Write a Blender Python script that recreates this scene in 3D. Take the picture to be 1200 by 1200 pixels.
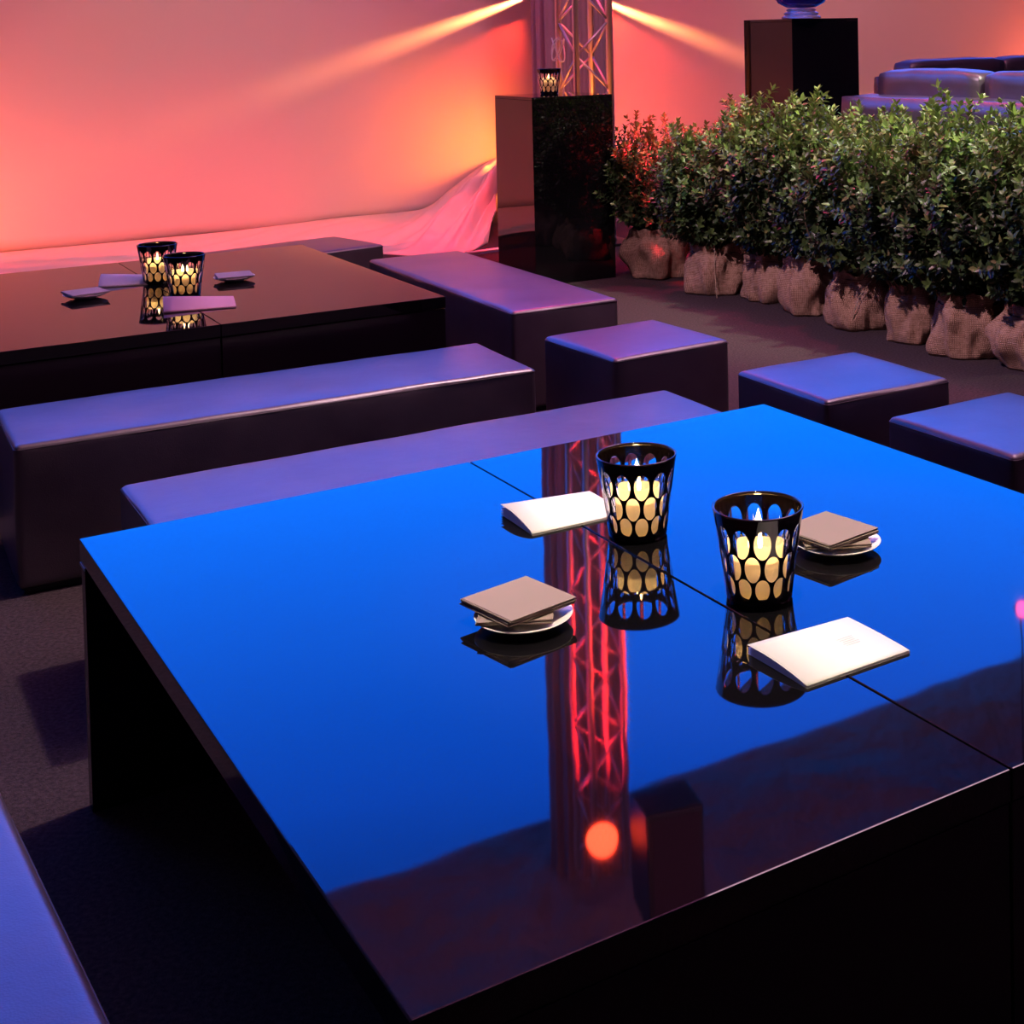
import bpy, bmesh, math, random
from mathutils import Vector, Matrix, noise
random.seed(7)
sc = bpy.context.scene
for o in list(bpy.data.objects): bpy.data.objects.remove(o, do_unlink=True)
C = bpy.context.scene.collection
PI = math.pi

# ------------------------------------------------------------------ camera
F_PX, CX, CY, PITCH, ROLL, HC = 1682.93, 811.4, 92.45, 0.0323, -0.02, 1.6335
cp, sp, cr, sr = math.cos(PITCH), math.sin(PITCH), math.cos(ROLL), math.sin(ROLL)
Fw = Vector((0, cp, -sp)); R0 = Vector((1, 0, 0)); U0 = Vector((0, sp, cp))
Rt = cr*R0 + sr*U0; Up = -sr*R0 + cr*U0
cd = bpy.data.cameras.new('camera'); cam = bpy.data.objects.new('camera', cd); C.objects.link(cam)
cam.matrix_world = Matrix(((Rt.x, Up.x, -Fw.x, 0), (Rt.y, Up.y, -Fw.y, 0), (Rt.z, Up.z, -Fw.z, HC), (0, 0, 0, 1)))
cd.sensor_width = 36; cd.lens = F_PX/1200*36
cd.shift_x = (600-CX)/1200; cd.shift_y = (CY-600)/1200
cd.clip_start = 0.05; cd.clip_end = 200
sc.camera = cam

# ------------------------------------------------------------------ world: saturated dusk sky seen over the lining
w = bpy.data.worlds.new('world'); sc.world = w; w.use_nodes = True
nt = w.node_tree; nt.nodes.clear()
wo = nt.nodes.new('ShaderNodeOutputWorld'); bg = nt.nodes.new('ShaderNodeBackground')
tc = nt.nodes.new('ShaderNodeTexCoord'); sx = nt.nodes.new('ShaderNodeSeparateXYZ'); rp = nt.nodes.new('ShaderNodeValToRGB')
nt.links.new(tc.outputs['Generated'], sx.inputs[0]); nt.links.new(sx.outputs['Z'], rp.inputs[0])
rp.color_ramp.elements[0].position = 0.10; rp.color_ramp.elements[0].color = (0.0, 0.19, 1.0, 1)
rp.color_ramp.elements[1].position = 0.62; rp.color_ramp.elements[1].color = (0.001, 0.012, 0.13, 1)
rm = rp.color_ramp.elements.new(0.46); rm.color = (0.003, 0.085, 0.72, 1)
nt.links.new(rp.outputs[0], bg.inputs[0]); bg.inputs[1].default_value = 6.0
nt.links.new(bg.outputs[0], wo.inputs[0])

# ------------------------------------------------------------------ exposure
sc.view_settings.view_transform = 'Standard'; sc.view_settings.look = 'None'
sc.view_settings.exposure = 0.0; sc.view_settings.gamma = 1.0; sc.view_settings.use_curve_mapping = False

# ------------------------------------------------------------------ big lights
def lamp(name, kind, loc, aim, energy, color, **kw):
    d = bpy.data.lights.new(name, kind); d.energy = energy; d.color = color
    for k, v in kw.items(): setattr(d, k, v)
    o = bpy.data.objects.new(name, d); C.objects.link(o); o.location = loc
    o.rotation_euler = (Vector(aim)-Vector(loc)).to_track_quat('-Z', 'Y').to_euler()
    return o
lamp('key_light', 'AREA', (2.6, 6.2, 6.6), (-1.3, 3.6, 0), 230, (1.0, 0.62, 0.78), shape='RECTANGLE', size=3.5, size_y=2.5)
lamp('table_spot', 'SPOT', (0.35, 2.3, 6.5), (0.12, 2.75, 0.58), 1750, (1.0, 0.86, 0.64), spot_size=math.radians(15), spot_blend=0.5, shadow_soft_size=0.08)
lamp('hedge_spot', 'SPOT', (3.6, 5.4, 6.3), (1.4, 8.1, 0.9), 2300, (0.95, 0.97, 0.70), spot_size=math.radians(32), spot_blend=0.7, shadow_soft_size=0.12)
lamp('pot_spot', 'SPOT', (-1.8, 4.0, 5.2), (1.0, 8.0, 0.2), 1200, (1.0, 0.60, 0.82), spot_size=math.radians(40), spot_blend=0.8, shadow_soft_size=0.15)
lamp('floor_fill', 'SPOT', (1.6, 6.0, 6.7), (-2.0, 3.5, 0), 1300, (1.0, 0.70, 0.72), spot_size=math.radians(31), spot_blend=0.5, shadow_soft_size=0.12)  # added fill without a fixture, brightens the carpet at lower left
lamp('wall_wash', 'AREA', (-1.5, 8.8, 6.4), (-1.0, 13.9, 1.6), 60, (1.0, 0.22, 0.14), shape='RECTANGLE', size=8.0, size_y=0.6)
lamp('lining_fill', 'SPOT', (-3.2, 8.6, 6.0), (-4.0, 12.0, 0.5), 230, (1.0, 0.60, 0.28), spot_size=math.radians(42), spot_blend=1.0, shadow_soft_size=0.3)  # added warm fill for the lower left lining, no fixture
lamp('lining_fill', 'SPOT', (2.6, 11.0, 6.2), tuple(Vector((-3.1144, 12.5904, 1.3))+6.8*Vector((0.843, 0.537, 0))), 650, (1.0, 0.42, 0.32), spot_size=math.radians(55), spot_blend=1.0, shadow_soft_size=0.3)  # second added fill, warms the right end of the lining
lamp('ceiling_fill', 'AREA', (2.2, 6.4, 4.6), (2.0, 6.8, 7.0), 520, (0.80, 0.22, 0.52), shape='DISK', size=1.5)  # added upward fill so the ceiling lining shows in the tabletop

# ------------------------------------------------------------------ basis of the room
TH = math.radians(-57.5)
u3 = Vector((math.cos(TH), math.sin(TH), 0)); v3 = Vector((-math.sin(TH), math.cos(TH), 0))   # u: right and near, v: right and far
W0 = Vector((-3.1144, 12.5904, 0))                                                          # a point at the foot of the rear wall
def wl(s, z, off=0.0): return W0 + v3*s + u3*off + Vector((0, 0, z))                            # s along the wall, off into the room

# ------------------------------------------------------------------ materials
def mat(name, base=(0.5, 0.5, 0.5), rough=0.5, metal=0.0, spec=0.5, emis=None, es=0.0, coat=0.0, sheen=0.0):
    m = bpy.data.materials.new(name); m.use_nodes = True
    b = m.node_tree.nodes['Principled BSDF']
    b.inputs['Base Color'].default_value = (*base, 1); b.inputs['Roughness'].default_value = rough
    b.inputs['Metallic'].default_value = metal; b.inputs['Specular IOR Level'].default_value = spec
    b.inputs['Coat Weight'].default_value = coat; b.inputs['Sheen Weight'].default_value = sheen
    if emis: b.inputs['Emission Color'].default_value = (*emis, 1); b.inputs['Emission Strength'].default_value = es
    return m
def N(m, t, **kw):
    n = m.node_tree.nodes.new(t)
    for k, v in kw.items(): setattr(n, k, v)
    return n
def L(m, a, b): m.node_tree.links.new(a, b)
def bump(m, scale, dist, strength=1.0, detail=4, tex='ShaderNodeTexNoise', mapscale=None, coord='Object'):
    b = m.node_tree.nodes['Principled BSDF']; tcn = N(m, 'ShaderNodeTexCoord'); t = N(m, tex); bp = N(m, 'ShaderNodeBump')
    src = tcn.outputs[coord]
    if mapscale:
        mp = N(m, 'ShaderNodeMapping'); mp.inputs['Scale'].default_value = mapscale; L(m, src, mp.inputs[0]); src = mp.outputs[0]
    L(m, src, t.inputs['Vector']); t.inputs['Scale'].default_value = scale
    if tex == 'ShaderNodeTexNoise': t.inputs['Detail'].default_value = detail
    out = t.outputs['Fac'] if tex == 'ShaderNodeTexNoise' else t.outputs['Distance']
    L(m, out, bp.inputs['Height']); bp.inputs['Strength'].default_value = strength; bp.inputs['Distance'].default_value = dist
    prev = b.inputs['Normal'].links
    if prev: L(m, prev[0].from_socket, bp.inputs['Normal'])
    L(m, bp.outputs[0], b.inputs['Normal'])
    return t
def mottle(m, c1, c2, scale, detail=4, lo=0.35, hi=0.65):
    b = m.node_tree.nodes['Principled BSDF']; tcn = N(m, 'ShaderNodeTexCoord'); t = N(m, 'ShaderNodeTexNoise'); r = N(m, 'ShaderNodeValToRGB')
    L(m, tcn.outputs['Object'], t.inputs['Vector']); t.inputs['Scale'].default_value = scale; t.inputs['Detail'].default_value = detail
    r.color_ramp.elements[0].position = lo; r.color_ramp.elements[1].position = hi
    r.color_ramp.elements[0].color = (*c1, 1); r.color_ramp.elements[1].color = (*c2, 1)
    L(m, t.outputs['Fac'], r.inputs[0]); L(m, r.outputs[0], b.inputs['Base Color'])

M = {}
M['lacquer'] = mat('black_lacquer', (0.004, 0.0035, 0.0045), 0.028, spec=0.5)
bump(M['lacquer'], 2.6, 0.0012, 0.5, detail=2)
M['lacquer_side'] = mat('black_lacquer_side', (0.012, 0.006, 0.011), 0.16, spec=0.3)
M['leather'] = mat('black_leather', (0.030, 0.022, 0.030), 0.36, spec=1.0, coat=0.7)
M['leather'].node_tree.nodes['Principled BSDF'].inputs['Coat Roughness'].default_value = 0.36
bump(M['leather'], 260, 0.0008, 0.35, tex='ShaderNodeTexVoronoi'); bump(M['leather'], 5, 0.012, 0.35, detail=3)
mottle(M['leather'], (0.045, 0.032, 0.040), (0.068, 0.050, 0.060), 7)
M['piping'] = mat('leather_seam', (0.03, 0.022, 0.03), 0.5)
M['carpet'] = mat('carpet', (0.03, 0.02, 0.022), 0.95, spec=0.15)
mottle(M['carpet'], (0.026, 0.020, 0.021), (0.070, 0.053, 0.053), 90, detail=8, lo=0.3, hi=0.7); bump(M['carpet'], 240, 0.004, 0.8)
M['fabric'] = mat('white_tent_lining', (0.80, 0.67, 0.62), 0.75, spec=0.25)
bump(M['fabric'], 1.3, 0.05, 0.35, detail=3)
M['lining_dark'] = mat('dark_lining', (0.06, 0.04, 0.05), 0.9, spec=0.2)
M['ceiling'] = mat('ceiling_lining', (0.62, 0.56, 0.60), 0.85, spec=0.2)
bump(M['ceiling'], 1.6, 0.3, 0.8, detail=5)
M['alu'] = mat('brushed_aluminium', (0.66, 0.64, 0.62), 0.48, metal=0.85)
M['black_metal'] = mat('black_metal', (0.02, 0.02, 0.022), 0.4, metal=0.5)
M['porcelain'] = mat('white_porcelain', (0.86, 0.82, 0.76), 0.3)
M['napkin'] = mat('taupe_paper', (0.30, 0.235, 0.195), 0.9, spec=0.15); bump(M['napkin'], 500, 0.0003, 0.4)
M['napkin_pale'] = mat('grey_paper', (0.42, 0.38, 0.40), 0.9, spec=0.15)
M['card'] = mat('cream_card', (0.86, 0.82, 0.76), 0.7, spec=0.2)
M['card_pink'] = mat('pink_card', (0.78, 0.45, 0.52), 0.7, spec=0.2)
M['ink'] = mat('grey_print', (0.55, 0.50, 0.47), 0.8)
M['bark'] = mat('green_bark', (0.10, 0.075, 0.035), 0.8); bump(M['bark'], 80, 0.002, 0.5)
M['soil'] = mat('soil', (0.03, 0.018, 0.012), 0.95); bump(M['soil'], 60, 0.01, 0.8)
M['twine'] = mat('twine', (0.45, 0.36, 0.22), 0.85); bump(M['twine'], 300, 0.0005, 0.6)
M['white_tape'] = mat('white_tape', (0.8, 0.8, 0.8), 0.5)
M['red_lens'] = mat('red_lens', (0.3, 0.01, 0.01), 0.3, emis=(1.0, 0.05, 0.02), es=45.0)
M['pink_lens'] = mat('pink_lens', (0.3, 0.02, 0.1), 0.3, emis=(1.0, 0.12, 0.45), es=10.0)
M['orange_lens'] = mat('orange_lens', (0.4, 0.1, 0.02), 0.3, emis=(1.0, 0.2, 0.05), es=8.0)
M['flame'] = mat('flame', (1, 0.6, 0.2), 0.5, emis=(1.0, 0.62, 0.22), es=200.0)
M['wick'] = mat('wick', (0.02, 0.015, 0.01), 0.9)
M['blue_glass'] = mat('blue_glass', (0.02, 0.05, 0.55), 0.05, coat=0.5)
M['blue_glass'].node_tree.nodes['Principled BSDF'].inputs['Transmission Weight'].default_value = 0.5

def burlap():
    m = mat('burlap', (0.40, 0.26, 0.17), 0.95, spec=0.1); b = m.node_tree.nodes['Principled BSDF']
    tcn = N(m, 'ShaderNodeTexCoord'); hs = []
    for d, k in (('X', 17.0), ('Z', 40.0)):
        wv = N(m, 'ShaderNodeTexWave', wave_type='BANDS', bands_direction=d if d == 'Z' else 'X')
        wv.inputs['Scale'].default_value = k; wv.inputs['Distortion'].default_value = 2.5; wv.inputs['Detail'].default_value = 1.0
        if d == 'X': L(m, tcn.outputs['UV'], wv.inputs['Vector'])
        else: L(m, tcn.outputs['Object'], wv.inputs['Vector'])
        hs.append(wv)
    ad = N(m, 'ShaderNodeMath', operation='MULTIPLY'); L(m, hs[0].outputs['Fac'], ad.inputs[0]); L(m, hs[1].outputs['Fac'], ad.inputs[1])
    t = N(m, 'ShaderNodeTexNoise'); t.inputs['Scale'].default_value = 40; t.inputs['Detail'].default_value = 6; L(m, tcn.outputs['Object'], t.inputs['Vector'])
    a2 = N(m, 'ShaderNodeMath', operation='ADD'); L(m, ad.outputs[0], a2.inputs[0]); L(m, t.outputs['Fac'], a2.inputs[1])
    r = N(m, 'ShaderNodeValToRGB'); r.color_ramp.elements[0].position = 0.35; r.color_ramp.elements[1].position = 1.3
    r.color_ramp.elements[0].color = (0.23, 0.130, 0.075, 1); r.color_ramp.elements[1].color = (0.62, 0.41, 0.27, 1)
    L(m, a2.outputs[0], r.inputs[0]); L(m, r.outputs[0], b.inputs['Base Color'])
    bp = N(m, 'ShaderNodeBump'); bp.inputs['Distance'].default_value = 0.005; bp.inputs['Strength'].default_value = 0.9
    L(m, a2.outputs[0], bp.inputs['Height']); L(m, bp.outputs[0], b.inputs['Normal'])
    return m
M['burlap'] = burlap()

def leafmat():
    m = mat('leaf', (0.1, 0.2, 0.04), 0.38, spec=0.5); b = m.node_tree.nodes['Principled BSDF']
    at = N(m, 'ShaderNodeAttribute'); at.attribute_name = 'tint'; L(m, at.outputs['Color'], b.inputs['Base Color'])
    tr = N(m, 'ShaderNodeBsdfTranslucent'); mx = N(m, 'ShaderNodeMixShader'); mx.inputs[0].default_value = 0.2
    L(m, at.outputs['Color'], tr.inputs['Color'])
    out = m.node_tree.nodes['Material Output']; L(m, b.outputs[0], mx.inputs[1]); L(m, tr.outputs[0], mx.inputs[2]); L(m, mx.outputs[0], out.inputs[0])
    return m
M['leaf'] = leafmat()

def thin_glass(name, tint=(1, 1, 1)):
    m = bpy.data.materials.new(name); m.use_nodes = True; n = m.node_tree; n.nodes.clear()
    out = N(m, 'ShaderNodeOutputMaterial'); tr = N(m, 'ShaderNodeBsdfTransparent'); gl = N(m, 'ShaderNodeBsdfGlossy')
    fr = N(m, 'ShaderNodeFresnel'); fr.inputs[0].default_value = 1.5; mx = N(m, 'ShaderNodeMixShader')
    tr.inputs[0].default_value = (*tint, 1); gl.inputs['Roughness'].default_value = 0.03
    L(m, fr.outputs[0], mx.inputs[0]); L(m, tr.outputs[0], mx.inputs[1]); L(m, gl.outputs[0], mx.inputs[2]); L(m, mx.outputs[0], out.inputs[0])
    return m, mx, out
M['clear_glass'] = thin_glass('clear_glass', (0.93, 0.93, 0.95))[0]

def cut_glass():
    m, mx, out = thin_glass('black_cased_cut_glass', (0.90, 0.88, 0.90))
    def mth(op, a, b=None):
        n = N(m, 'ShaderNodeMath', operation=op)
        for i, x in enumerate((a, b)):
            if x is None: continue
            if isinstance(x, (int, float)): n.inputs[i].default_value = x
            else: L(m, x, n.inputs[i])
        return n.outputs[0]
    uvn = N(m, 'ShaderNodeUVMap'); sep = N(m, 'ShaderNodeSeparateXYZ'); L(m, uvn.outputs[0], sep.inputs[0])
    tot = None; qq = None
    for k, (cv, hv, off) in enumerate(((0.205, 0.120, 0.5), (0.440, 0.145, 0.0), (0.715, 0.160, 0.5))):
        fx = mth('FRACT', mth('ADD', mth('MULTIPLY', sep.outputs[0], 12.0), off))
        dx = mth('DIVIDE', mth('SUBTRACT', fx, 0.5), 0.395)
        dv = mth('DIVIDE', mth('SUBTRACT', sep.outputs[1], cv), hv)
        q = mth('ADD', mth('MULTIPLY', dx, dx), mth('MULTIPLY', dv, dv))
        ins = mth('LESS_THAN', q, 1.0)
        tot = ins if tot is None else mth('MAXIMUM', tot, ins)
        qq = q if qq is None else mth('MINIMUM', qq, q)
    blk = N(m, 'ShaderNodeBsdfPrincipled'); blk.inputs['Base Color'].default_value = (0.006, 0.004, 0.006, 1); blk.inputs['Roughness'].default_value = 0.07
    ms = N(m, 'ShaderNodeMixShader'); L(m, tot, ms.inputs[0]); L(m, blk.outputs[0], ms.inputs[1])
    gs = N(m, 'ShaderNodeBsdfGlass'); gs.inputs['IOR'].default_value = 1.5; gs.inputs['Roughness'].default_value = 0.0
    bp = N(m, 'ShaderNodeBump'); bp.inputs['Distance'].default_value = 0.0022; bp.inputs['Strength'].default_value = 1.0
    L(m, mth('MINIMUM', qq, 1.0), bp.inputs['Height']); L(m, bp.outputs[0], gs.inputs['Normal']); L(m, gs.outputs[0], ms.inputs[2]); L(m, ms.outputs[0], out.inputs[0])
    return m
M['cut_glass'] = cut_glass()
def solid_glass():
    m = bpy.data.materials.new('solid_clear_glass'); m.use_nodes = True; m.node_tree.nodes.clear()
    out = N(m, 'ShaderNodeOutputMaterial'); g = N(m, 'ShaderNodeBsdfGlass'); g.inputs['IOR'].default_value = 1.5; g.inputs['Roughness'].default_value = 0.0
    L(m, g.outputs[0], out.inputs[0]); return m
M['solid_glass'] = solid_glass()
M['black_glass'] = mat('black_glass', (0.006, 0.004, 0.006), 0.06, coat=0.3)

def waxmat():
    m = bpy.data.materials.new('candle_wax'); m.use_nodes = True; n = m.node_tree; n.nodes.clear()
    out = N(m, 'ShaderNodeOutputMaterial'); tr = N(m, 'ShaderNodeBsdfTranslucent'); df = N(m, 'ShaderNodeBsdfDiffuse'); mx = N(m, 'ShaderNodeMixShader')
    tr.inputs[0].default_value = (0.95, 0.82, 0.58, 1); df.inputs[0].default_value = (0.85, 0.80, 0.68, 1); mx.inputs[0].default_value = 0.55
    L(m, df.outputs[0], mx.inputs[1]); L(m, tr.outputs[0], mx.inputs[2]); L(m, mx.outputs[0], out.inputs[0])
    return m
M['wax'] = waxmat()

# ------------------------------------------------------------------ helpers
def obj(name, bm, m, parent=None, smooth=False):
    me = bpy.data.meshes.new(name); bm.to_mesh(me); bm.free(); me.materials.append(m)
    if smooth:
        for p in me.polygons: p.use_smooth = True
    o = bpy.data.objects.new(name, me); C.objects.link(o)
    if parent: o.parent = parent
    return o
def tag(o, label=None, cat=None, group=None, kind=None):
    if label: o['label'] = label
    if cat: o['category'] = cat
    if group: o['group'] = group
    if kind: o['kind'] = kind
    return o
def thing(name, label, cat, loc=(0, 0, 0), rz=0.0, group=None):
    o = bpy.data.objects.new(name, None); o.empty_display_size = 0.1; C.objects.link(o)
    o.location = loc; o.rotation_euler = (0, 0, rz); return tag(o, label, cat, group)
def copy_tree(o, parent=None):
    c = o.copy(); C.objects.link(c)
    if parent: c.parent = parent
    for ch in [x for x in bpy.data.objects if x.parent == o]: copy_tree(ch, c)
    return c
def struct(name, bm, m, smooth=False):
    return tag(obj(name, bm, m, None, smooth), kind='structure')
def bx(bm, c, s, bev=0.0, seg=2, M4=None):
    r = bmesh.ops.create_cube(bm, size=1.0); vs = r['verts']
    bmesh.ops.scale(bm, vec=s, verts=vs); bmesh.ops.translate(bm, vec=c, verts=vs)
    if bev:
        es = list({e for v in vs for e in v.link_edges})
        q = bmesh.ops.bevel(bm, geom=es, offset=bev, segments=seg, affect='EDGES', profile=0.5)
        vs = list({v for f in q['faces'] for v in f.verts} | {v for v in vs if v.is_valid})
    if M4 is not None: bmesh.ops.transform(bm, matrix=M4, verts=[v for v in vs if v.is_valid])
    return bm
def NB(): return bmesh.new()
def lathe(bm, prof, seg=48, uv=False, close=False):
    ul = bm.loops.layers.uv.verify() if uv else None
    rings = [[bm.verts.new((r*math.cos(2*PI*i/seg), r*math.sin(2*PI*i/seg), z)) for i in range(seg)] for r, z in prof]
    zs = [z for r, z in prof]; z0, z1 = min(zs), max(zs)
    for a in range(len(prof)-1):
        for i in range(seg):
            j = (i+1) % seg
            f = bm.faces.new((rings[a][i], rings[a][j], rings[a+1][j], rings[a+1][i]))
            if uv:
                for lp, (uu, zz) in zip(f.loops, ((i, zs[a]), (i+1, zs[a]), (i+1, zs[a+1]), (i, zs[a+1]))):
                    lp[ul].uv = (uu/seg, (zz-z0)/(z1-z0))
    if close:
        bm.faces.new(list(reversed(rings[0]))); bm.faces.new(rings[-1])
    return bm
def tube(bm, pts, r, seg=8, taper=None):
    pts = [Vector(p) for p in pts]; rings = []
    for i, p in enumerate(pts):
        d = (pts[min(i+1, len(pts)-1)]-pts[max(i-1, 0)]).normalized()
        a = d.orthogonal().normalized(); b = d.cross(a)
        rr = r if taper is None else r*(1-(1-taper)*i/(len(pts)-1))
        rings.append([bm.verts.new(p+a*rr*math.cos(2*PI*k/seg)+b*rr*math.sin(2*PI*k/seg)) for k in range(seg)])
    for q in range(len(pts)-1):
        # match nearest start vertex to avoid twisting
        A, B = rings[q], rings[q+1]
        o = min(range(seg), key=lambda k: (B[k].co-A[0].co-(pts[q+1]-pts[q])).length)
        B = B[o:]+B[:o]; rings[q+1] = B
        for k in range(seg): bm.faces.new((A[k], A[(k+1) % seg], B[(k+1) % seg], B[k]))
    bm.faces.new(list(reversed(rings[0]))); bm.faces.new(rings[-1])
    return bm

# ------------------------------------------------------------------ the tent
bm = NB(); bmesh.ops.create_grid(bm, x_segments=2, y_segments=2, size=22); bmesh.ops.translate(bm, vec=(0, 6, 0), verts=bm.verts)
struct('floor', bm, M['carpet'])

def sheet(name, f, ns, nt_, m, thick=0.0, solid=None):
    bm = NB(); g = [[bm.verts.new(f(i/ns, j/nt_)) for j in range(nt_+1)] for i in range(ns+1)]
    for i in range(ns):
        for j in range(nt_): bm.faces.new((g[i][j], g[i+1][j], g[i+1][j+1], g[i][j+1]))
    bmesh.ops.recalc_face_normals(bm, faces=bm.faces)
    return bm
WH = 3.3
def wallf(a, b):
    s = -9+22*a; z = WH*b
    off = 0.05*noise.noise(Vector((s*0.35, z*0.5, 1.3)))+0.02*noise.noise(Vector((s*1.1, z*0.8, 5)))
    return wl(s, z, off)
o = struct('wall_rear', sheet('w', wallf, 220, 24, M['fabric']), M['fabric'], True)
md = o.modifiers.new('thick', 'SOLIDIFY'); md.thickness = 0.012
# top hem tube of the lining
bm = NB(); tube(bm, [wl(-9, WH, 0), wl(13, WH, 0)], 0.03, 10); struct('trim_1', bm, M['alu'])

CZ = 7.05
def ceilf(a, b):
    s = -11+24*a; off = 0.02+17*b
    sag = 0.30*abs(math.sin(s*PI/3.0))*min(1, off/3)+0.30*noise.noise(Vector((s*0.5, off*0.6, 2)))*min(1, off/2.5)
    return wl(s, CZ-0.0-sag*0.8+0.05*off, off)
struct('ceiling', sheet('c', ceilf, 120, 100, M['ceiling']), M['ceiling'], True)
def flat(name, a, b, z0, z1, m):
    bm = NB(); a = Vector(a); b = Vector(b)
    q = [bm.verts.new((a.x, a.y, z0)), bm.verts.new((b.x, b.y, z0)), bm.verts.new((b.x, b.y, z1)), bm.verts.new((a.x, a.y, z1))]
    bm.faces.new(q); return struct(name, bm, m)
flat('wall_left', wl(-9, 0), wl(-9, 0, 17), 0, 8, M['lining_dark'])
flat('wall_right', wl(13, 0), wl(13, 0, 17), 0, 8, M['lining_dark'])
flat('wall_front', wl(-9, 0, 17), wl(13, 0, 17), 0, 8, M['lining_dark'])

# gathered curtain that boxes in the corner mast behind the truss
cx_, cy_ = -1.06, 12.75
def colf(a, b):
    t = 2*PI*a; z = 7.0*b
    r = 0.335+0.022*math.sin(t*17+0.6*math.sin(z*0.7))+0.012*math.sin(t*31+1+0.2*z)
    ex = 0.10*(1-min(1, z/0.7))**2
    return Vector((cx_+(r+ex)*math.cos(t), cy_+(r+ex)*math.sin(t), z+0.001))
bm = sheet('col', colf, 260, 40, None); bmesh.ops.remove_doubles(bm, verts=bm.verts, dist=1e-4)
M['curtain'] = mat('curtain_cloth', (0.42, 0.30, 0.32), 0.85, spec=0.2)
tag(obj('gathered_curtain', bm, M['curtain'], None, True), 'tall gathered pale curtain standing behind the aluminium truss', 'curtain')

# loose lining spilling onto the floor beside the plinth
top = [(-7.0, 10.1, .02), (-5.414, 11.125, .03), (-4.9, 11.46, .03), (-4.045, 11.998, .035), (-3.56, 12.307, .05), (-3.114, 12.59, .07), (-2.65, 12.887, .07), (-2.44, 13.02, .10), (-2.227, 13.156, .26), (-2.008, 13.295, .42), (-1.86, 13.389, .50), (-1.72, 13.48, .50)]
bot = [(-6.3, 9.3, 0), (-4.84, 9.93, 0), (-4.3, 10.1, 0), (-3.8, 10.35, 0), (-3.4, 10.65, 0), (-3.145, 10.86, 0), (-2.5, 10.86, 0), (-2.2, 10.75, 0), (-1.99, 10.59, 0), (-1.82, 10.70, 0), (-1.70, 10.95, 0), (-1.64, 11.30, 0)]
def curve(P, t):
    x = t*(len(P)-1); i = min(int(x), len(P)-2); k = x-i
    p0, p1, p2, p3 = [Vector(P[max(0, min(len(P)-1, i+d))]) for d in (-1, 0, 1, 2)]
    return 0.5*((2*p1)+(p2-p0)*k+(2*p0-5*p1+4*p2-p3)*k*k+(3*p1-p0-3*p2+p3)*k**3)
def skirt(a, b):
    p = curve(top, a)*(1-b)+curve(bot, a)*b
    p = p+u3*0.03*(1-b)
    env = math.sin(PI*b)
    d = max(0, (a-0.52)/0.48)
    # diagonal ridges fanning from the raised end
    ph = a*46+b*9-4*d
    h = (0.012+0.12*d)*env*(0.7+0.6*(1-2*abs(math.sin(ph*0.5)))+0.4*math.sin(ph*2.1+b*5))
    h += 0.16*d*(1-b)**1.0*b*1.6
    h += 0.035*noise.noise(Vector((a*26, b*5, 3)))*env*(0.3+d)
    p.z += max(h, 0.0)+0.004
    p += u3*(0.05*d*env*math.sin(ph*1.3))
    return p
bm = sheet('sk', skirt, 300, 70, None)
o = tag(obj('loose_lining', bm, M['fabric'], None, True), 'loose crumpled white tent lining gathered on the floor left of the black plinth', 'fabric')
md = o.modifiers.new('thick', 'SOLIDIFY'); md.thickness = 0.006

# ------------------------------------------------------------------ truss mast
T0 = Vector((-0.8865, 11.0, 0)); S_ = 0.29; e1 = v3*S_; e2 = -u3*S_
tr = thing('truss_tower', 'aluminium lattice truss tower rising behind the tall black plinth', 'truss', (T0.x, T0.y, 0))
TZ = 6.2; cor = [Vector((0, 0, 0)), e1, e1+e2, e2]
for c_ in cor:
    bm = NB(); tube(bm, [c_+Vector((0, 0, 0.02)), c_+Vector((0, 0, TZ))], 0.025, 14); obj('chord', bm, M['alu'], tr, True)
for k in range(4):
    a, b = cor[k], cor[(k+1) % 4]
    dz = 0.27; z = 0.12; fl = k % 2; bm = NB()
    while z+dz < TZ:
        p, q = (a, b) if fl else (b, a)
        tube(bm, [p+Vector((0, 0, z)), q+Vector((0, 0, z+dz))], 0.0095, 8); z += dz; fl = 1-fl
    obj('lattice_brace', bm, M['alu'], tr, True)
bm = NB(); cc = (e1+e2)/2
bx(bm, (0, 0, 0.01), (0.6, 0.6, 0.02), 0.004, M4=Matrix.Translation(cc) @ Matrix.Rotation(math.radians(32.5), 4, 'Z')); obj('base_plate', bm, M['black_metal'], tr)
bm = NB(); tube(bm, [cc+Vector((-0.28, -0.1, 0.03)), cc+Vector((-0.86, -0.62, 0.03))], 0.016, 8); obj('outrigger', bm, M['alu'], tr, True)
# little knot of cable tied on the rear chord
bm = NB(); kn = e2+Vector((0, 0, 1.52)); pts = []
for i in range(70):
    t = i/69; pts.append(kn+Vector((0.05*math.sin(t*19), -0.045+0.01*math.sin(t*31), 0.10*math.cos(t*25)*(1-0.2*t))))
tube(bm, pts, 0.005, 6)
tube(bm, [kn+Vector((0.0, -0.03, -0.06)), kn+Vector((0.03, -0.03, -0.22)), kn+Vector((0.06, -0.03, -0.6))], 0.004, 6)
tag(obj('safety_cable', bm, M['white_tape'], None, True), 'thin white cable knotted around the rear tube of the truss tower', 'cable').location = (T0.x, T0.y, 0)

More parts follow.
